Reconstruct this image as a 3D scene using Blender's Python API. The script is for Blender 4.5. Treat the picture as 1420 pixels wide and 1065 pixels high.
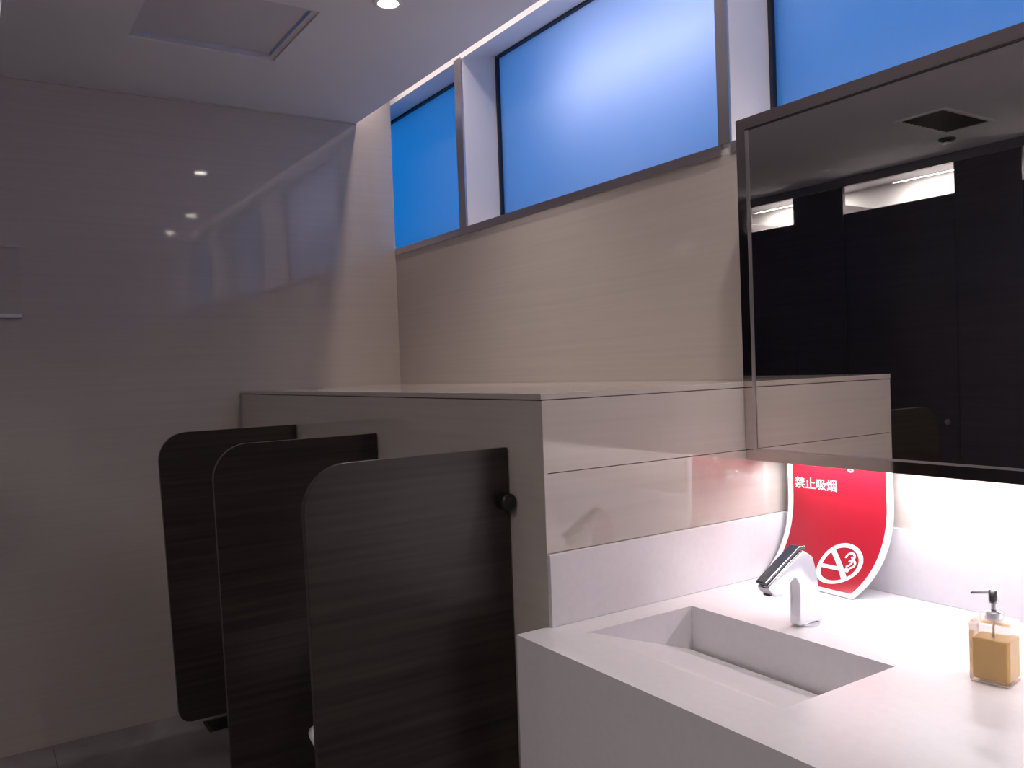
import bpy, bmesh, math, random
from mathutils import Vector, Matrix
random.seed(4)
scn = bpy.context.scene
for o in list(bpy.data.objects): bpy.data.objects.remove(o)

# ------------------------------------------------------------------ camera
W_, H_ = 1420, 1065
cam = bpy.data.cameras.new('camera'); camo = bpy.data.objects.new('camera', cam)
scn.collection.objects.link(camo); scn.camera = camo
yaw, pitch, roll = 0.9936, -0.0186, -0.0361
Fv = Vector((-math.sin(yaw)*math.cos(pitch), math.cos(yaw)*math.cos(pitch), math.sin(pitch)))
Rv = Fv.cross(Vector((0, 0, 1))).normalized(); Uv = Rv.cross(Fv)
R2 = math.cos(roll)*Rv + math.sin(roll)*Uv; U2 = -math.sin(roll)*Rv + math.cos(roll)*Uv
m = Matrix((R2, U2, -Fv)).transposed().to_4x4(); m.translation = Vector((1.5003, -1.8454, 1.45))
camo.matrix_world = m
cam.sensor_fit = 'HORIZONTAL'; cam.sensor_width = 36.0; cam.lens = 36.0*1170.35/W_
cam.clip_start = 0.02; cam.clip_end = 200

# ------------------------------------------------------------------ world, exposure
w = bpy.data.worlds.new('dusk_sky'); scn.world = w; w.use_nodes = True
nt = w.node_tree; nt.nodes.clear()
out = nt.nodes.new('ShaderNodeOutputWorld'); bg = nt.nodes.new('ShaderNodeBackground')
tc = nt.nodes.new('ShaderNodeTexCoord'); sp = nt.nodes.new('ShaderNodeSeparateXYZ'); cr = nt.nodes.new('ShaderNodeValToRGB')
nt.links.new(tc.outputs['Generated'], sp.inputs[0]); nt.links.new(sp.outputs['Z'], cr.inputs[0])
cr.color_ramp.elements[0].color = (.012, .265, .80, 1); cr.color_ramp.elements[0].position = 0.0
cr.color_ramp.elements[1].color = (.010, .23, .72, 1); cr.color_ramp.elements[1].position = 1.0
nt.links.new(cr.outputs[0], bg.inputs['Color']); bg.inputs['Strength'].default_value = 1.0
nt.links.new(bg.outputs[0], out.inputs['Surface'])
scn.view_settings.view_transform = 'Standard'; scn.view_settings.look = 'None'
scn.view_settings.exposure = 0.0; scn.view_settings.gamma = 1.0; scn.view_settings.use_curve_mapping = False

# room sizes (metres)
XL, ZC, HL, HC, HB, DL, DC = -2.358, 2.671, 1.393, 0.884, 1.042, 0.794, 0.88
GAP, ZS, MY, ZMT, ZMB = 0.184, 2.036, -0.156, 2.063, 1.192
YS = -3.58; XR = 3.2; XE = -3.7

def area(name, loc, direction, sx, sy, power, col, spread=math.pi):
    l = bpy.data.lights.new(name, 'AREA'); l.shape = 'RECTANGLE'; l.size = sx; l.size_y = sy
    l.energy = power; l.color = col; l.spread = spread
    o = bpy.data.objects.new(name, l); o.location = loc
    o.rotation_euler = Vector(direction).to_track_quat('-Z', 'Y').to_euler()
    scn.collection.objects.link(o); return o
# LED tape under the mirror cabinet, LED in the ceiling slot, added fill light outside behind the frosted window
area('led_tape_light', (1.08, -.082, 1.188), (0, .12, -1), 2.05, .012, 7.6, (1, .95, 1))
area('slot_led_light', (.35, -.14, 2.94), (0, .02, -1), 5.3, .03, 16.0, (1, .84, .76), math.radians(120))
area('window_band_fill', (-.70, .45, 2.55), (0, -1, 0), 1.0, .05, 2.0, (.74, .70, .90))  # unseen light added to put the pale band on the largest pane
for i in range(4):
    area('cubicle_light', (-2.78 + i*1.2, -3.85, 2.62), (0, -.2, -1), .6, .1, 12, (1, .93, .87))
def spot(x, y, power, deg=100):
    l = bpy.data.lights.new('downlight_beam', 'SPOT'); l.energy = power; l.spot_size = math.radians(deg); l.spot_blend = .9
    l.color = (1, .90, .85); l.shadow_soft_size = .03
    o = bpy.data.objects.new('downlight_beam', l); o.location = (x, y, ZC-.012); scn.collection.objects.link(o)

# ------------------------------------------------------------------ materials
def mat(name, col=(.5, .5, .5), rough=.5, metal=0, coat=0, **k):
    m = bpy.data.materials.new(name); m.use_nodes = True
    b = m.node_tree.nodes['Principled BSDF']
    b.inputs['Base Color'].default_value = (*col, 1); b.inputs['Roughness'].default_value = rough
    b.inputs['Metallic'].default_value = metal; b.inputs['Coat Weight'].default_value = coat
    for kk, v in k.items(): b.inputs[kk.replace('_', ' ')].default_value = v
    return m
def noisy(m, c1, c2, scale=(1, 1, 1), detail=5, ns=1.0, lo=.3, hi=.7, bump=0, rvar=None, dist=0):
    t = m.node_tree; b = t.nodes['Principled BSDF']
    tc = t.nodes.new('ShaderNodeTexCoord'); mp = t.nodes.new('ShaderNodeMapping'); n = t.nodes.new('ShaderNodeTexNoise')
    r = t.nodes.new('ShaderNodeValToRGB')
    mp.inputs['Scale'].default_value = scale; n.inputs['Scale'].default_value = ns; n.inputs['Detail'].default_value = detail
    n.inputs['Distortion'].default_value = dist
    r.color_ramp.elements[0].position = lo; r.color_ramp.elements[1].position = hi
    r.color_ramp.elements[0].color = (*c1, 1); r.color_ramp.elements[1].color = (*c2, 1)
    t.links.new(tc.outputs['Object'], mp.inputs[0]); t.links.new(mp.outputs[0], n.inputs['Vector'])
    t.links.new(n.outputs['Fac'], r.inputs[0]); t.links.new(r.outputs[0], b.inputs['Base Color'])
    if bump:
        bp = t.nodes.new('ShaderNodeBump'); bp.inputs['Strength'].default_value = bump; bp.inputs['Distance'].default_value = .002
        t.links.new(n.outputs['Fac'], bp.inputs['Height']); t.links.new(bp.outputs[0], b.inputs['Normal'])
    return m
TILE = noisy(mat('travertine_tile', rough=.045, IOR=1.6), (.505, .450, .415), (.540, .485, .450), (1.3, 1.3, 60), 6, 1.0, .32, .68)
CEIL = noisy(mat('ceiling_paint', rough=.85), (.72, .71, .74), (.76, .745, .78), (2, 2, 2))
WHITE = noisy(mat('white_paint', rough=.6), (.74, .72, .73), (.78, .76, .77), (3, 3, 3))
QUARTZ = noisy(mat('white_quartz', rough=.30), (.70, .675, .71), (.73, .705, .74), (60, 60, 60), 4)
WOOD = noisy(mat('dark_wood_laminate', rough=.33), (.013, .009, .0075), (.050, .039, .034), (1.8, 1.8, 70), 7, 1.0, .22, .80, .1)
STEEL = noisy(mat('polished_steel', rough=.28, metal=1), (.56, .53, .54), (.64, .60, .61), (3, 3, 3))
FRAME = noisy(mat('mirror_frame_steel', rough=.05, metal=1), (.62, .57, .55), (.66, .60, .58), (3, 3, 3))
BEVEL = mat('etched_mirror_line', (.62, .58, .60), .35, 1)
MIRROR = mat('mirror_glass', (.80, .78, .76), .012, 1)
DARK = noisy(mat('dark_coating', rough=.4), (.010, .009, .009), (.016, .014, .014), (5, 5, 5))
GASKET = mat('window_gasket', (.012, .016, .035), .45)
STALL = noisy(mat('black_cubicle_board', rough=.22), (.075, .064, .070), (.090, .078, .084), (2, 2, 30))
FLOOR = noisy(mat('grey_stone', rough=.28), (.16, .14, .15), (.36, .33, .36), (1.6, 2.2, 1), 8, 1.6, .3, .72, 0, dist=.7)
GROUT = mat('grout', (.16, .135, .12), .9)
CHROME = noisy(mat('chrome', rough=.20, metal=1), (.70, .72, .76), (.74, .76, .80), (9, 9, 9))
PLATE = mat('dark_chrome', (.16, .17, .19), .18, 1)
LID = mat('access_lid_paint', (.60, .58, .62), .8)
CERAMIC = mat('white_ceramic', (.80, .79, .82), .10, coat=.4)
RED = noisy(mat('red_print', rough=.30), (.34, .006, .020), (.37, .008, .024), (3, 3, 3))
PRINT = mat('white_print', (.85, .82, .84), .4)
ACRYL = mat('white_acrylic', (.84, .82, .84), .2)
GREY = noisy(mat('grey_board', rough=.4), (.16, .145, .145), (.18, .165, .165))
GRILLE = mat('dark_grille', (.05, .045, .04), .5)
PANE = bpy.data.materials.new('frosted_glass'); PANE.use_nodes = True
t = PANE.node_tree; t.nodes.clear()
o_ = t.nodes.new('ShaderNodeOutputMaterial'); tr = t.nodes.new('ShaderNodeBsdfTranslucent'); gl = t.nodes.new('ShaderNodeBsdfGlossy')
mx = t.nodes.new('ShaderNodeMixShader'); fr = t.nodes.new('ShaderNodeFresnel'); n_ = t.nodes.new('ShaderNodeTexNoise'); rr = t.nodes.new('ShaderNodeValToRGB')
n_.inputs['Scale'].default_value = 3; rr.color_ramp.elements[0].color = (.80, .84, .90, 1); rr.color_ramp.elements[1].color = (.88, .91, .96, 1)
t.links.new(n_.outputs['Fac'], rr.inputs[0]); t.links.new(rr.outputs[0], tr.inputs['Color'])
gl.inputs['Roughness'].default_value = .25; fr.inputs['IOR'].default_value = 1.12
t.links.new(fr.outputs[0], mx.inputs[0]); t.links.new(tr.outputs[0], mx.inputs[1]); t.links.new(gl.outputs[0], mx.inputs[2]); t.links.new(mx.outputs[0], o_.inputs['Surface'])
def emis(name, col, s):
    m = mat(name, (.8, .8, .8)); b = m.node_tree.nodes['Principled BSDF']
    b.inputs['Emission Color'].default_value = (*col, 1); b.inputs['Emission Strength'].default_value = s; return m
LAMP = emis('downlight_glow', (1, .93, .86), 22)
LED = emis('led_diffuser', (1, .95, .96), 3)
LPANEL = emis('light_panel_diffuser', (.92, .88, 1), .3)
def glassy(name, col, rough, ior=1.4):
    return mat(name, col, rough, Transmission_Weight=1.0, IOR=ior)
BOTTLE = mat('frosted_plastic', (.90, .80, .74), .25, Transmission_Weight=.85, IOR=1.2)
SOAP = mat('amber_soap', (.98, .70, .20), .3, Transmission_Weight=.15, IOR=1.33)
CLEAR = mat('clear_acrylic', (.7, .7, .7), .1, Alpha=.02)

# ------------------------------------------------------------------ helpers
def link(name, bm, mt, parent=None, smooth=False, bevel=0, seg=2):
    me = bpy.data.meshes.new(name); bm.normal_update(); bm.to_mesh(me); bm.free()
    mts = mt if isinstance(mt, (list, tuple)) else [mt]
    for q in mts: me.materials.append(q)
    if smooth:
        for pl in me.polygons: pl.use_smooth = True
    o = bpy.data.objects.new(name, me); scn.collection.objects.link(o)
    if parent is not None: o.parent = parent; o.matrix_parent_inverse = Matrix.Translation(-parent.location)
    if bevel:
        b = o.modifiers.new('bevel', 'BEVEL'); b.width = bevel; b.segments = seg; b.limit_method = 'ANGLE'; b.angle_limit = math.radians(35)
    return o
def bx(bm, x0, x1, y0, y1, z0, z1, mi=0):
    vs = [bm.verts.new(c) for c in ((x0,y0,z0),(x1,y0,z0),(x1,y1,z0),(x0,y1,z0),(x0,y0,z1),(x1,y0,z1),(x1,y1,z1),(x0,y1,z1))]
    for f in ((0,3,2,1),(4,5,6,7),(0,1,5,4),(1,2,6,5),(2,3,7,6),(3,0,4,7)):
        bm.faces.new([vs[i] for i in f]).material_index = mi
def box(name, dims, mt, parent=None, bevel=0, **k):
    bm = bmesh.new(); bx(bm, *dims); return link(name, bm, mt, parent, bevel=bevel, **k)
def multi(name, boxes, mt, parent=None, bevel=0):
    bm = bmesh.new()
    for d in boxes: bx(bm, *d)
    return link(name, bm, mt, parent, bevel=bevel)
def prism(name, pts, axis, a0, a1, mt, parent=None, bevel=0, smooth=False, seg=2):
    """extrude a 2D outline along axis ('x': pts are (y,z); 'y': (x,z); 'z': (x,y))"""
    bm = bmesh.new()
    def P(p, a): return {'x': (a, p[0], p[1]), 'y': (p[0], a, p[1]), 'z': (p[0], p[1], a)}[axis]
    A = [bm.verts.new(P(p, a0)) for p in pts]; B = [bm.verts.new(P(p, a1)) for p in pts]
    bm.faces.new(A); bm.faces.new(list(reversed(B)))
    for i in range(len(pts)):
        j = (i+1) % len(pts); bm.faces.new((A[j], A[i], B[i], B[j]))
    bmesh.ops.recalc_face_normals(bm, faces=bm.faces)
    return link(name, bm, mt, parent, bevel=bevel, smooth=smooth, seg=seg)
def lathe(name, prof, loc, mt, parent=None, n=32, axis='z', smooth=True):
    bm = bmesh.new(); rings = []
    for r, z in prof:
        ring = []
        for k in range(n):
            a = 2*math.pi*k/n; c = (r*math.cos(a), r*math.sin(a), z)
            if axis == 'x': c = (c[2], c[0], c[1])
            if axis == 'y': c = (c[0], c[2], c[1])
            ring.append(bm.verts.new(Vector(c) + Vector(loc)))
        rings.append(ring)
    for a, b in zip(rings, rings[1:]):
        for k in range(n): bm.faces.new((a[k], a[(k+1) % n], b[(k+1) % n], b[k]))
    bm.faces.new(rings[0]); bm.faces.new(rings[-1])
    bmesh.ops.recalc_face_normals(bm, faces=bm.faces)
    o = link(name, bm, mt, parent, smooth=smooth)
    if smooth:
        e = o.modifiers.new('edges', 'EDGE_SPLIT'); e.split_angle = math.radians(40)
    return o
def root(name, loc, label=None, cat=None, group=None, kind=None):
    o = bpy.data.objects.new(name, None); scn.collection.objects.link(o); o.location = loc; o.empty_display_size = .05
    tag(o, label, cat, group, kind); return o
def tag(o, label=None, cat=None, group=None, kind=None):
    if label: o['label'] = label
    if cat: o['category'] = cat
    if group: o['group'] = group
    if kind: o['kind'] = kind
    return o
def S(o, label=None, cat=None):
    o['kind'] = 'structure'; tag(o, label, cat); return o

# ------------------------------------------------------------------ the room
S(box('floor', (XE-.1, XR+.1, -5.0, .0, -.06, -.003), GROUT), 'grey stone tiled floor at the foot of the urinals', 'floor')
flo = bpy.data.objects['floor']
first = None
nx, ny, ts = 9, 6, .8
for i in range(nx):
    for j in range(ny):
        x0 = XL + .002 + (i-1)*ts; y1 = -.001 - j*ts
        xa, xb = max(x0, XE-.1), min(x0+ts-.003, XR+.1)
        if xb <= xa or y1 < -4.9: continue
        ya = max(y1-ts+.003, -4.98)
        bm = bmesh.new(); bx(bm, xa, xb, ya, y1, -.003, 0); link('floor_tile', bm, FLOOR, flo)
# far wall (runs away from the window wall; beyond it the entrance corridor)
S(box('wall_left', (XL-.12, XL, -2.4, 0, 0, 3.05), TILE), 'glossy beige travertine-look far wall at the left', 'wall')
S(box('wall_corridor_end', (XE-.1, XE, -4.9, .0, 0, 3.05), TILE), 'end wall of the corridor behind the far wall', 'wall')
S(box('wall_right', (XR, XR+.1, -4.9, .2, 0, 3.05), TILE), 'side wall beyond the right edge of the picture', 'wall')
S(box('wall_back', (XE, XR, 0, .12, 0, ZS), TILE), 'pinkish beige wall under the strip of windows', 'wall')
S(box('wall_stall_back', (XE, XR, -4.9, -4.8, 0, ZC), TILE), 'back wall inside the toilet cubicles', 'wall')
prism('wall_window_head', [(0, 2.782), (.20, 2.826), (.32, 2.826), (.32, 3.05), (0, 3.05)], 'x', XE, XR, WHITE)
S(bpy.data.objects['wall_window_head'], 'white strip of wall above the windows in the ceiling slot', 'wall')
S(box('wall_window_base', (XE, XR, .12, .32, 1.5, ZS), WHITE), 'outer half of the wall under the windows', 'wall')
# ceiling with the light slot along the window wall
ceil = S(multi('ceiling', [(XE, -1.735, -4.9, -GAP, ZC, ZC+.03), (-1.225, XR, -4.9, -GAP, ZC, ZC+.03),
      (-1.735, -1.225, -4.9, -1.305, ZC, ZC+.03), (-1.735, -1.225, -.785, -GAP, ZC, ZC+.03),
      (XE, XR, -.5, .0, 3.02, 3.05), (XE, XR, -.5, -.47, ZC+.03, 3.02)], CEIL), 'dim grey-white ceiling with a slot along the windows', 'ceiling')
S(multi('trim_1', [(XL, XL+.006, -2.4, -GAP, ZC-.008, ZC)], TILE), 'thin pale line between far wall and ceiling', 'trim')
S(multi('trim_2', [(XE, -.19, -.005, .0, ZS, ZS+.030)], STEEL), 'polished steel strip under the windows above the ledge', 'trim')
S(multi('trim_3', [(-.155, XR, -.005, .0, ZS, ZS+.030)], STEEL), 'polished steel strip behind the top of the mirror', 'trim')
# windows
MULL = [(-1.70, -1.640), (-.200, -.155), (1.285, 1.33), (2.75, 2.80)]
edges = [XE] + [v for a in MULL for v in a] + [XR]
wlab = ['dark blue frosted window pane nearest the far wall', 'largest frosted window, with a pale band of light across it',
        'blue frosted window above the mirror', 'frosted window beyond the right picture edge', 'last narrow window at the right wall']
for i in range(5):
    a, b = edges[2*i], edges[2*i+1]
    r = root('window_%d' % (i+1), ((a+b)/2, .19, ZS+.03), wlab[i], 'window', None, 'structure')
    zt = 2.822; z0 = ZS+.03; y0, y1 = .17, .21; tk = .012
    multi('window_frame', [(a, a+tk, y0, y1, z0, zt), (b-tk, b, y0, y1, z0, zt), (a+tk, b-tk, y0, y1, z0, z0+tk), (a+tk, b-tk, y0, y1, zt-tk, zt)], GASKET, r)
    box('pane', (a+tk, b-tk, .186, .190, z0+tk, zt-tk), PANE, r)
    box('window_sill', (a, b, 0, .32, z0-.03, z0), WHITE, r)
for i, (a, b) in enumerate(MULL):
    r = root('window_mullion', ((a+b)/2, .1, ZS), ['pier between the dark window and the largest one', 'pier between the largest window and the one above the mirror',
             'pier right of the window above the mirror', 'pier near the right wall'][i], 'pillar', None, 'structure')
    box('pillar_core', (a+.001, b, .004, .30, ZS+.001, 2.83), WHITE, r)
    box('steel_face', (a, b-.002, -.004, .004, ZS+.0305, 2.79), STEEL, r)['label'] = 'polished steel face'

# ------------------------------------------------------------------ ledge (pipe wall) behind the urinals
led = S(root('wall_ledge', (-1.18, -.4, 0), 'low tiled ledge wall carrying the urinals and screens', 'ledge'))
box('ledge_core', (XL, -.012, -DL+.012, -.001, 0, HL-.014), GROUT, led)
box('ledge_front', (XL+.001, -.0005, -DL, -DL+.012, .001, HL-.016), TILE, led, bevel=.001)
box('ledge_top', (XL+.001, 0, -DL-.002, -.001, HL-.014, HL), TILE, led, bevel=.0012)
for z0, z1 in ((.90, HB-.001), (HB, 1.2165), (1.2180, HL-.016)):
    box('tile_panel', (-.012, 0, -DL+.0005, -.001, z0, z1), TILE, led, bevel=.0007)
# mirror wall facing tiles right of the ledge
for i in range(4):
    xa = .02 + i*.8
    if xa < XR: S(box('wall_facing_panel', (xa, min(xa+.798, XR), -.010, -.0005, HB, ZS-.002), TILE), 'beige wall panel behind the mirror', 'wall panel')
for k, o in enumerate([o for o in scn.objects if o.name.startswith('wall_facing_panel')]):
    o['label'] = ['beige wall panel glowing behind the red sign', 'beige wall panel lit white below the mirror at the right',
                  'beige wall panel beyond the soap bottle', 'last beige wall panel at the right wall'][k]

# ------------------------------------------------------------------ vanity counter with ramp basin
cx1 = 2.6
van = root('vanity_counter', (1.3, -.44, 0), 'white quartz washbasin counter with a sunken slot basin', 'counter')
bx0, bx1, by0, by1 = .084, .594, -.757, -.448
TH = .16
bm = bmesh.new()
xs = [0, bx0, bx1, cx1]; ys = [-DC, by0, by1, -.001]
V = {}
for zi, z in enumerate((HC, HC-TH)):
    for i, x in enumerate(xs):
        for j, y in enumerate(ys): V[i, j, zi] = bm.verts.new((x, y, z))
for i in range(3):
    for j in range(3):
        if (i, j) == (1, 1): continue
        bm.faces.new([V[i,j,0], V[i+1,j,0], V[i+1,j+1,0], V[i,j+1,0]])
        bm.faces.new([V[i,j,1], V[i,j+1,1], V[i+1,j+1,1], V[i+1,j,1]])
for j in range(3):
    bm.faces.new([V[0,j+1,0], V[0,j+1,1], V[0,j,1], V[0,j,0]]); bm.faces.new([V[3,j,0], V[3,j,1], V[3,j+1,1], V[3,j+1,0]])
for i in range(3):
    bm.faces.new([V[i,0,0], V[i,0,1], V[i+1,0,1], V[i+1,0,0]]); bm.faces.new([V[i+1,3,0], V[i+1,3,1], V[i,3,1], V[i,3,0]])
bm.faces.new([V[1,1,0], V[1,2,0], V[1,2,1], V[1,1,1]]); bm.faces.new([V[2,2,0], V[2,1,0], V[2,1,1], V[2,2,1]])
bm.faces.new([V[1,2,0], V[2,2,0], V[2,2,1], V[1,2,1]]); bm.faces.new([V[2,1,0], V[1,1,0], V[1,1,1], V[2,1,1]])
bmesh.ops.recalc_face_normals(bm, faces=bm.faces)
link('countertop', bm, QUARTZ, van)
box('front_apron', (0, cx1, -DC, -DC+.02, .25, HC-TH), QUARTZ, van)
box('end_panel', (0, .02, -DC+.02, -DL-.001, .25, HC-TH), QUARTZ, van)
box('underside', (.02, cx1, -DC+.02, -.001, .25, .27), QUARTZ, van)
# basin shell: walls and ramp falling towards the back, with a drain slot along the back wall
DEP = .098
box('basin_floor', (bx0, bx1, by1-.06, by1, HC-.165, HC-.16), QUARTZ, van)
prism('basin_ramp', [(by0, HC-.0005), (by0+.012, HC-.003), (by1-.012, HC-DEP), (by1-.012, HC-DEP-.008), (by0, HC-.03)], 'x', bx0+.0005, bx1-.0005, QUARTZ, van)
# backsplashes
S(box('trim_4', (0.0005, .012, -DL, -.001, HC+.0003, HB-.0005), QUARTZ, bevel=.0012), 'white quartz upstand along the ledge side', 'backsplash')
S(box('trim_5', (.0125, cx1, -.022, -.001, HC+.0003, HB-.0005), QUARTZ, bevel=.0012), 'white quartz upstand below the mirror', 'backsplash')

# ------------------------------------------------------------------ mirror cabinet
mx1 = 2.15; fw = .030
mc = root('mirror_cabinet', (1.07, -.1, ZMB), 'large wall mirror in a polished steel frame above the counter', 'mirror')
box('cabinet_body', (.0015, mx1, MY+.006, -.070, ZMB+.001, ZMT-.001), DARK, mc)
box('mounting_block', (.45, mx1-.1, -.070, -.0105, ZMB+.08, ZMT-.03), DARK, mc)
fr_ = [(0.001, fw, MY, MY+.0055, ZMB, ZMT), (mx1-fw, mx1, MY, MY+.0055, ZMB, ZMT),
       (fw, mx1-fw, MY, MY+.0055, ZMB, ZMB+.026), (fw, mx1-fw, MY, MY+.0055, ZMT-.028, ZMT)]
for d in fr_: box('frame_rail', d, FRAME, mc)
g = .006
box('mirror_glass', (fw+g, mx1-fw-g, MY+.001, MY+.0055, ZMB+.026+.004, ZMT-.028-g), MIRROR, mc)
box('etched_line', (fw, fw+g+.004, MY-.0005, MY+.005, ZMB+.026, ZMT-.032), BEVEL, mc)
box('etched_line', (fw+g+.004, mx1-fw, MY-.0005, MY+.005, ZMB+.026, ZMB+.031), BEVEL, mc)
box('dark_line', (fw, mx1-fw, MY+.0002, MY+.005, ZMT-.033, ZMT-.028), DARK, mc)  # dark strip between the top rail and the glass
box('led_channel', (.03, mx1-.03, -.092, -.071, ZMB-.0015, ZMB+.001), LED, mc)['label'] = 'glowing strip under the cabinet'

# ------------------------------------------------------------------ urinal screens
def arc(cx, cy, r, a0, a1, n=8):
    return [(cx + r*math.cos(math.radians(a0+(a1-a0)*k/n)), cy + r*math.sin(math.radians(a0+(a1-a0)*k/n))) for k in range(n+1)]
labs = ['dark wood urinal screen farthest away, next to the far wall', 'dark wood urinal screen in the middle of the three',
        'dark wood-grain urinal screen nearest the counter, its whole face showing']
for i, (xf, tp, bt) in enumerate([(-1.604, .014, -.016), (-.871, .008, -.010), (-.1386, .010, -.004)]):
    zt, zb = 1.268, .25; yo = -DL - .480
    r = root('urinal_screen', (xf-.009, -DL, zb), labs[i], 'partition', 'screens between the urinals')
    yt, yb = yo-tp, yo-bt
    R1, R2_ = .095, .045
    pts = [(-DL-.004, zb), (-DL-.004, zt)] + arc(yt+R1, zt-R1, R1, 90, 180) + arc(yb+R2_, zb+R2_, R2_, 180, 270)
    prism('panel', pts, 'x', xf-.018, xf, WOOD, r, bevel=.0008)
    for z in (1.146, .40):
        lathe('bracket', [(.005, 0), (.019, .001), (.020, .006), (.020, .026), (.016, .030), (.004, .031)], (xf+.0005, -DL-.021, z), DARK, r, axis='x', n=20)

# ------------------------------------------------------------------ urinals
def urinal(xc, label):
    r = root('urinal', (xc, -DL, .3), label, 'urinal', 'white urinals under the ledge')
    bm = bmesh.new(); rings = []
    prof = [(.30, .06, .13), (.34, .12, .16), (.42, .22, .172), (.50, .285, .176), (.545, .300, .176), (.555, .285, .172),
            (.60, .15, .168), (.75, .10, .165), (.95, .10, .160), (1.0, .09, .14), (1.02, .05, .10)]
    n = 20
    for z, dep, hw in prof:
        ring = []
        for k in range(n+1):
            a = math.pi*k/n
            ring.append(bm.verts.new((xc - hw*math.copysign(abs(math.cos(a))**.7, math.cos(a)), -DL - .002 - 1.2*dep*math.sin(a)**.55, z)))
        rings.append(ring)
    for a, b in zip(rings, rings[1:]):
        for k in range(n): bm.faces.new((a[k], a[k+1], b[k+1], b[k]))
        bm.faces.new((a[n], a[0], b[0], b[n]))
    bm.faces.new(rings[0]); bm.faces.new(rings[-1])
    bmesh.ops.recalc_face_normals(bm, faces=bm.faces)
    link('bowl', bm, CERAMIC, r, smooth=True)
    lathe('flush_button', [(.02, 0), (.03, .001), (.03, .008), (.01, .010)], (xc, -DL-.0015, 1.12), CHROME, r, axis='y', n=20).scale.y = 1
urinal(-.50, 'white ceramic urinal between middle and nearest screens, only its rim showing')
urinal(-1.235, 'white ceramic urinal hidden between the two far screens')

# floor drain
fd = root('floor_drain', (-2.15, -.99, 0), 'dark floor drain grate near the foot of the farthest screen', 'drain')
multi('grate_frame', [(-2.21,-2.09,-1.05,-1.04,.0002,.005), (-2.21,-2.09,-.94,-.93,.0002,.005), (-2.21,-2.20,-1.04,-.94,.0002,.005), (-2.10,-2.09,-1.04,-.94,.0002,.005)], DARK, fd)
for k in range(6):
    box('grate_bar', (-2.197+k*.0165, -2.190+k*.0165, -1.04, -.94, .0002, .0045), DARK, fd)

# ------------------------------------------------------------------ faucet
fx = .334; hwid = .014
fa = root('faucet', (fx, -.36, HC), 'chrome sensor faucet bent over the basin, in front of the red sign', 'faucet')
col_pts = [(-.398, HC+.003), (-.320, HC+.003), (-.329, .955), (-.337, .995), (-.349, 1.030), (-.375, 1.044), (-.388, 1.046), (-.490, .992), (-.497, .985), (-.487, .972), (-.468, .962), (-.447, .961),
           (-.430, .975), (-.413, .991), (-.402, .990), (-.396, .975), (-.396, .95)]
prism('body', [(a, b) for a, b in col_pts], 'x', fx-hwid, fx+hwid, CHROME, fa, bevel=.006, seg=4, smooth=True)
prism('top_plate', [(-.372, 1.0475), (-.372, 1.0535), (-.390, 1.0555), (-.4995, .9965), (-.4975, .991), (-.389, 1.0485)], 'x', fx-hwid+.001, fx+hwid-.001, PLATE, fa, bevel=.0015)['label'] = 'dark glossy top plate'
box('aerator', (fx-.009, fx+.009, -.484, -.472, .9645, .975), DARK, fa, bevel=.003)
lathe('base_ring', [(.004, 0), (.026, .0002), (.026, .003), (.020, .0035)], (fx, -.359, HC+.0002), CHROME, fa)

# ------------------------------------------------------------------ soap bottle
ang = math.radians(10)
sb = root('soap_dispenser', (.735, -.375, HC), 'square clear soap bottle of amber liquid with chrome pump, right of the basin', 'soap dispenser')
def rotbox(name, hx, hy, z0, z1, mt, bevel=0, off=(0, 0)):
    o = box(name, (.735-hx+off[0], .735+hx+off[0], -.375-hy+off[1], -.375+hy+off[1], z0, z1), mt, None, bevel=bevel, seg=3); return o
bo = rotbox('bottle', .032, .032, HC+.0005, HC+.104, BOTTLE, .004)
so = rotbox('soap_liquid', .0275, .0275, HC+.006, HC+.076, SOAP, .003)
co = lathe('collar', [(.006, 0), (.0145, .0005), (.0145, .014), (.012, .0155), (.004, .016)], (.735, -.375, HC+.1045), CHROME)
st = lathe('pump_stem', [(.003, 0), (.005, .0002), (.005, .012), (.0085, .013), (.0085, .033), (.006, .036), (.002, .0365)], (.735, -.375, HC+.1205), CHROME)
no = prism('nozzle', [(.735-.005, HC+.148), (.735+.004, HC+.148), (.735+.004, HC+.154), (.735-.034, HC+.1485), (.735-.038, HC+.143), (.735-.034, HC+.1425)], 'y', -.379, -.371, CHROME, bevel=.002)
di = lathe('dip_tube', [(.0018, 0), (.0020, .0005), (.0020, .09), (.0018, .0905)], (.735, -.375, HC+.011), WHITE, n=10)
for o in (bo, so, co, st, no, di):
    o.parent = sb; o.matrix_parent_inverse = Matrix.Translation(-sb.location)
sb.rotation_euler = (0, 0, ang)

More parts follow.
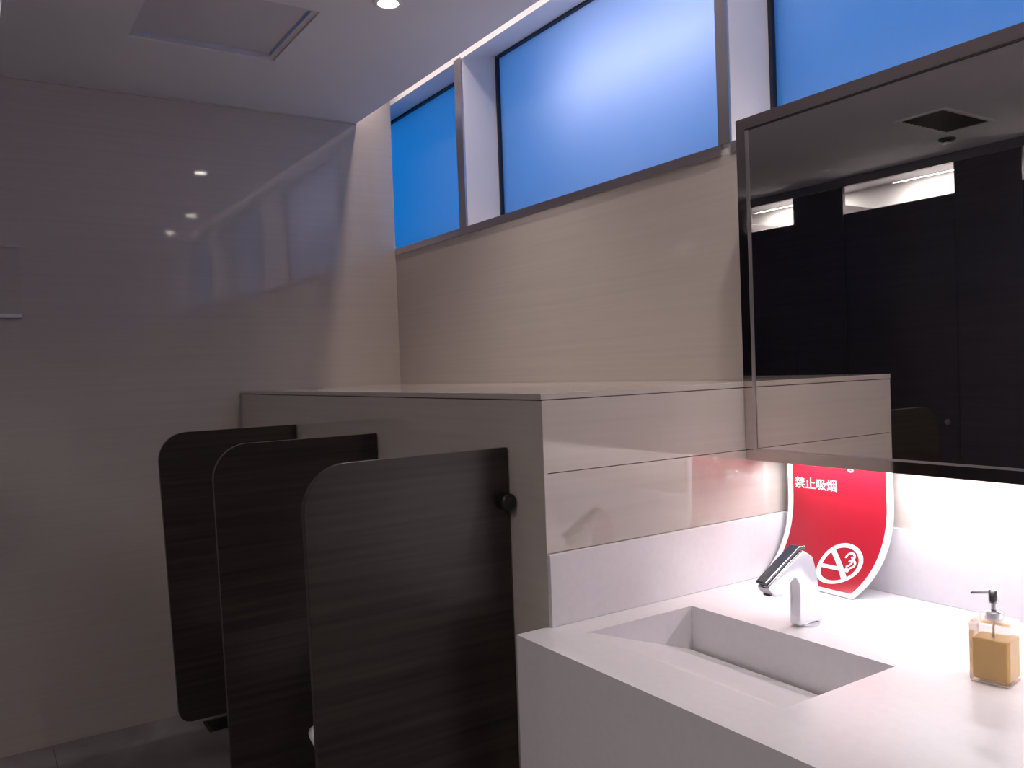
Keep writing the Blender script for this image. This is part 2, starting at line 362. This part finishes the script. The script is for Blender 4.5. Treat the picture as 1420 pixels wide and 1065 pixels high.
# ------------------------------------------------------------------ red no-smoking sign on a curved acrylic sheet
SH = .37   # sheet length along the curve
NS = 60
prof = []
def yz(s):   # integrate: foot swept forward, upper part upright
    return prof[min(len(prof)-1, max(0, int(round(s/SH*NS))))]
y_, z_ = 0.0, 0.0; ds = SH/NS; raw = []
for k in range(NS+1):
    raw.append((y_, z_))
    s = k*ds; a = 60*max(0, 1 - s/.25)**1.25       # degrees off vertical
    y_ += ds*math.sin(math.radians(a)); z_ += ds*math.cos(math.radians(a))
ytot = raw[-1][0]
def sheet(u, s, off=0):
    """u 0..1 across, s along the curve from the foot; returns the 3D point, off = distance towards the viewer"""
    f = min(max(s/SH*NS, 0), NS-1e-6); k = int(f); f -= k
    dy = raw[k][0]*(1-f) + raw[k+1][0]*f; dz = raw[k][1]*(1-f) + raw[k+1][1]*f
    ty, tz = raw[k+1][0]-raw[k][0], raw[k+1][1]-raw[k][1]; L = math.hypot(ty, tz)
    q = dy/ytot
    xl = .013 + .020*q; xr_ = .288 + .044*q
    yb = -.128*(1-u) + -.136*u; yt = -.033
    x = xl + (xr_-xl)*u; y = yb + (yt-yb)*q
    return Vector((x, y - off*tz/L, HC + .0025 + dz + off*ty/L))
sg = root('no_smoking_sign', (.16, -.06, HC), 'red no-smoking sign on a curved white stand behind the faucet', 'sign')
def strip(name, u0, u1, s0, s1, o0, o1, mt, nu=6, ns=48, bevel=0):
    bm = bmesh.new(); G = {}
    for layer, off in enumerate((o0, o1)):
        for i in range(nu+1):
            for j in range(ns+1): G[layer, i, j] = bm.verts.new(sheet(u0+(u1-u0)*i/nu, s0+(s1-s0)*j/ns, off))
    for layer in (0, 1):
        for i in range(nu):
            for j in range(ns): bm.faces.new((G[layer,i,j], G[layer,i+1,j], G[layer,i+1,j+1], G[layer,i,j+1]))
    for i in range(nu):
        for j in (0, ns): bm.faces.new((G[0,i,j], G[0,i+1,j], G[1,i+1,j], G[1,i,j]))
    for j in range(ns):
        for i in (0, nu): bm.faces.new((G[0,i,j], G[0,i,j+1], G[1,i,j+1], G[1,i,j]))
    bmesh.ops.recalc_face_normals(bm, faces=bm.faces)
    return link(name, bm, mt, sg, smooth=False)
strip('acrylic_sheet', 0, 1, 0, SH-.002, -.002, .0006, ACRYL)
strip('red_face', .055, .945, .013, SH-.012, .0007, .0012, RED)
WS = .29
def mapped(name, verts, faces, mt, off=.0018):
    """flat print: (x metres across, s metres up) wrapped on the sheet"""
    bm = bmesh.new(); vs = [bm.verts.new(sheet(x/WS, s, off)) for x, s in verts]
    for f in faces:
        try: bm.faces.new([vs[i] for i in f])
        except ValueError: pass
    return link(name, bm, mt, sg)
def ring_print(cx, cs, r0, r1, n=48, name='prohibition_ring'):
    v = []; f = []
    for k in range(n):
        a = 2*math.pi*k/n
        for r in (r0, r1): v.append((cx+r*math.cos(a), cs+r*math.sin(a)))
    for k in range(n):
        j = (k+1) % n; f.append((2*k, 2*j, 2*j+1, 2*k+1))
    mapped(name, v, f, PRINT)
def path_print(name, pts, wd, off=.0018):
    v = []; f = []
    for k, p in enumerate(pts):
        a = pts[max(0, k-1)]; b = pts[min(len(pts)-1, k+1)]
        dx, dy = b[0]-a[0], b[1]-a[1]; L = math.hypot(dx, dy) or 1
        nx_, ny_ = -dy/L*wd/2, dx/L*wd/2
        v += [(p[0]+nx_, p[1]+ny_), (p[0]-nx_, p[1]-ny_)]
    for k in range(len(pts)-1): f.append((2*k, 2*k+1, 2*k+3, 2*k+2))
    mapped(name, v, f, PRINT, off)
def lerp(a, b, n=10): return [(a[0]+(b[0]-a[0])*k/n, a[1]+(b[1]-a[1])*k/n) for k in range(n+1)]
CX, CS, RR = .190, .085, .058
ring_print(CX, CS, RR-.011, RR)
q = (RR-.005)*.7071; KK = RR/.044
path_print('prohibition_bar', lerp((CX-q, CS+q), (CX+q, CS-q)), .0125)
path_print('cigarette', lerp((CX-.046, CS-.010), (CX+.014, CS-.010)), .0105, .0020)
path_print('cigarette_tip', lerp((CX+.019, CS-.010), (CX+.032, CS-.010), 4), .0105, .0020)
def curl(cx, cs, r, a0, a1, n=14): return [(cx+r*math.cos(math.radians(a0+(a1-a0)*k/n)), cs+r*math.sin(math.radians(a0+(a1-a0)*k/n))) for k in range(n+1)]
path_print('smoke_curl', curl(CX+.018, CS+.024, .011, -60, 200) , .0055, .0022)
path_print('smoke_curl', curl(CX+.028, CS+.007, .010, -80, 150), .0055, .0022)
path_print('smoke_curl', curl(CX+.013, CS+.013, .0150, 60, -70), .0046, .0022)
def text(name, body, x, s, size, bold=.0):
    cu = bpy.data.curves.new(name, 'FONT'); cu.body = body; cu.size = size; cu.offset = bold; cu.resolution_u = 3
    to = bpy.data.objects.new('tmp_text', cu); scn.collection.objects.link(to)
    dg = bpy.context.evaluated_depsgraph_get(); me = bpy.data.meshes.new_from_object(to.evaluated_get(dg))
    bm = bmesh.new(); bm.from_mesh(me); bpy.data.objects.remove(to); bpy.data.meshes.remove(me)
    for v in bm.verts: v.co = sheet((x+v.co.x)/WS, s+v.co.y, .0018)
    return link(name, bm, PRINT, sg)
text('lettering', '\u7981\u6b62\u5438\u70df', .022, .268, .031, .0002)
text('lettering', 'No Smoking', .020, .326, .034, .0003)

# ------------------------------------------------------------------ ceiling fittings
def downlight(x, y, label, on=True):
    r = root('downlight', (x, y, ZC), label, 'ceiling light', 'round recessed downlights')
    lathe('trim_ring', [(.034, -.0005), (.050, -.001), (.050, -.004), (.045, -.006), (.036, -.006), (.034, -.004)], (x, y, ZC), WHITE, r)
    lathe('lens', [(.002, -.0007), (.033, -.0007), (.033, -.004), (.020, -.0055), (.002, -.006)], (x, y, ZC), LAMP if on else WHITE, r)
downlight(-1.05, -.618, 'glowing downlight at the top edge of the picture'); spot(-1.05, -.618, 30, 120)
downlight(.316, -.37, 'downlight over the faucet, seen only as a dot in the glossy wall'); spot(.316, -.37, 27, 130)
downlight(1.142, -.362, 'downlight over the right of the counter, lowest dot in the glossy wall'); spot(1.142, -.362, 20, 130)
for x, y, t_ in ((.75, -2.05, 'added fill downlight above the camera, outside the picture'), (2.0, -2.05, 'added fill downlight right of the camera, outside the picture'), (1.7, -3.0, 'added fill downlight before the cubicles behind the camera'), (.25, -3.05, 'added fill downlight before the cubicles, just outside the mirror view')):
    downlight(x, y, t_); spot(x, y, 20 if y > -2.5 else 38, 150)  # unseen downlights, added to raise the general room brightness
downlight(-2.04, -3.27, 'unlit downlight by the cubicles, seen in the mirror', on=False)
ap = root('access_panel', (-1.48, -1.045, ZC), 'square access panel set into the ceiling above the far wall', 'access panel')
X0, X1, Y0, Y1 = -1.735, -1.225, -1.305, -.785
multi('panel_frame', [(X0, X1, Y0, Y0+.022, ZC+.006, ZC+.028), (X0, X1, Y1-.022, Y1, ZC+.006, ZC+.028), (X0, X0+.022, Y0+.022, Y1-.022, ZC+.006, ZC+.028), (X1-.022, X1, Y0+.022, Y1-.022, ZC+.006, ZC+.028)], LID, ap)
box('panel_lid', (X0+.026, X1-.026, Y0+.026, Y1-.026, ZC+.016, ZC+.026), LID, ap, bevel=.001)
cp = root('square_downlight', (-1.685, -1.78, ZC), 'pale square light cut off by the top left corner of the picture', 'ceiling light')
multi('light_frame', [(-1.785,-1.585,-1.692,-1.677,ZC-.010,ZC-.0005), (-1.785,-1.585,-1.883,-1.868,ZC-.010,ZC-.0005), (-1.785,-1.770,-1.868,-1.692,ZC-.010,ZC-.0005), (-1.600,-1.585,-1.868,-1.692,ZC-.010,ZC-.0005)], WHITE, cp)
box('diffuser', (-1.769, -1.601, -1.867, -1.693, ZC-.008, ZC-.001), LPANEL, cp)
vg = root('air_vent', (-.96, -2.85, ZC), 'dark air vent in the ceiling, seen in the mirror', 'vent')
vx0, vx1, vy0, vy1 = -1.085, -.855, -3.08, -2.63
multi('vent_frame', [(vx0-.02,vx1+.02,vy0-.02,vy0,ZC-.008,ZC-.0005), (vx0-.02,vx1+.02,vy1,vy1+.02,ZC-.008,ZC-.0005), (vx0-.02,vx0,vy0,vy1,ZC-.008,ZC-.0005), (vx1,vx1+.02,vy0,vy1,ZC-.008,ZC-.0005)], WHITE, vg)
box('vent_back', (vx0, vx1, vy0, vy1, ZC-.002, ZC-.0006), GRILLE, vg)
for k in range(12):
    y = vy0 + .02 + k*.0365
    prism('vent_slat', [(y, ZC-.0075), (y+.003, ZC-.0075), (y+.018, ZC-.0025), (y+.015, ZC-.0025)], 'x', vx0, vx1, GRILLE, vg)
sd = root('ceiling_speaker', (-1.176, -3.231, ZC), 'small round dark ceiling fitting beside the vent, seen in the mirror', 'ceiling fitting')
lathe('base', [(.01, -.0005), (.045, -.001), (.045, -.010), (.036, -.014)], (-1.176, -3.231, ZC), GRILLE, sd, n=24)
lathe('cap', [(.03, -.0142), (.026, -.024), (.006, -.028)], (-1.176, -3.231, ZC), DARK, sd, n=24)

# clear plate with a metal rail on the far wall
wp = root('wall_notice_holder', (XL, -1.76, 1.72), 'clear notice holder on the far wall at the left picture edge', 'notice holder')
box('clear_plate', (XL+.004, XL+.006, -1.93, -1.632, 1.735, 1.996), CLEAR, wp)
box('top_rail', (XL+.001, XL+.008, -1.93, -1.632, 1.996, 2.001), CHROME, wp)
box('bottom_rail', (XL+.001, XL+.016, -1.93, -1.636, 1.718, 1.735), WHITE, wp, bevel=.002)

# ------------------------------------------------------------------ toilet cubicles across the room (seen in the mirror)
OP = [(-2.93, -2.53), (-2.11, -1.34), (-.94, -.17), (.23, 1.0), (1.40, 2.17), (2.57, 3.1)]
S(box('wall_stall_header', (XE, XR, YS-.03, YS, 2.612, ZC-.001), GREY), 'black header beam over the toilet cubicles, in the mirror', 'beam')
S(box('wall_stall_bulkhead', (XE, XR, -4.79, -4.06, 2.05, ZC-.001), WHITE), 'pale boxed soffit inside the toilet cubicles', 'soffit')
prev = XE
dl = ['black cubicle door at the left of the mirror', 'black cubicle door under the widest lit opening in the mirror', 'black cubicle door at the right edge of the mirror',
      'black cubicle door behind the camera', 'black cubicle door farther right behind the camera', 'black cubicle door at the right wall']
pl = ['black cubicle pilaster at the far end', 'black pilaster between the two lit openings in the mirror', 'black pilaster right of the wide lit opening in the mirror',
      'black pilaster behind the camera', 'black pilaster farther right behind the camera', 'black pilaster near the right wall']
for i, (a, b) in enumerate(OP):
    r = root('cubicle_pilaster', ((prev+a)/2, YS, 0), pl[i], 'partition', 'toilet cubicle fronts')
    box('board', (prev+.002, a-.002, YS-.03, YS-.001, .08, 2.611), STALL, r, bevel=.002)
    box('foot', ((prev+a)/2-.03, (prev+a)/2+.03, YS-.028, YS-.003, 0, .08), STEEL, r)
    d = root('cubicle_door', ((a+b)/2, YS-.015, .12), dl[i], 'door', 'toilet cubicle doors')
    box('door_leaf', (a+.001, b-.001, YS-.026, YS-.006, .12, 2.425), STALL, d, bevel=.002)
    lathe('door_knob', [(.004, 0), (.016, -.001), (.018, -.018), (.008, -.022)][::-1], (b-.07, YS+.0165, 1.02), STEEL, d, axis='y', n=16)
    p_ = root('cubicle_divider', (a-.04, -4.2, 0), 'black divider between toilet cubicles, ' + ['first from the corridor', 'left of the wide lit opening in the mirror', 'right of the wide lit opening in the mirror', 'behind the camera', 'farther right behind the camera', 'by the right wall'][i], 'partition', 'cubicle dividers')
    box('board', (a-.055, a-.032, -4.05, YS-.031, .1, 2.50), STALL, p_, bevel=.001)
    box('foot', (a-.055, a-.032, -3.75, -3.70, 0, .1), STEEL, p_)
    prev = b
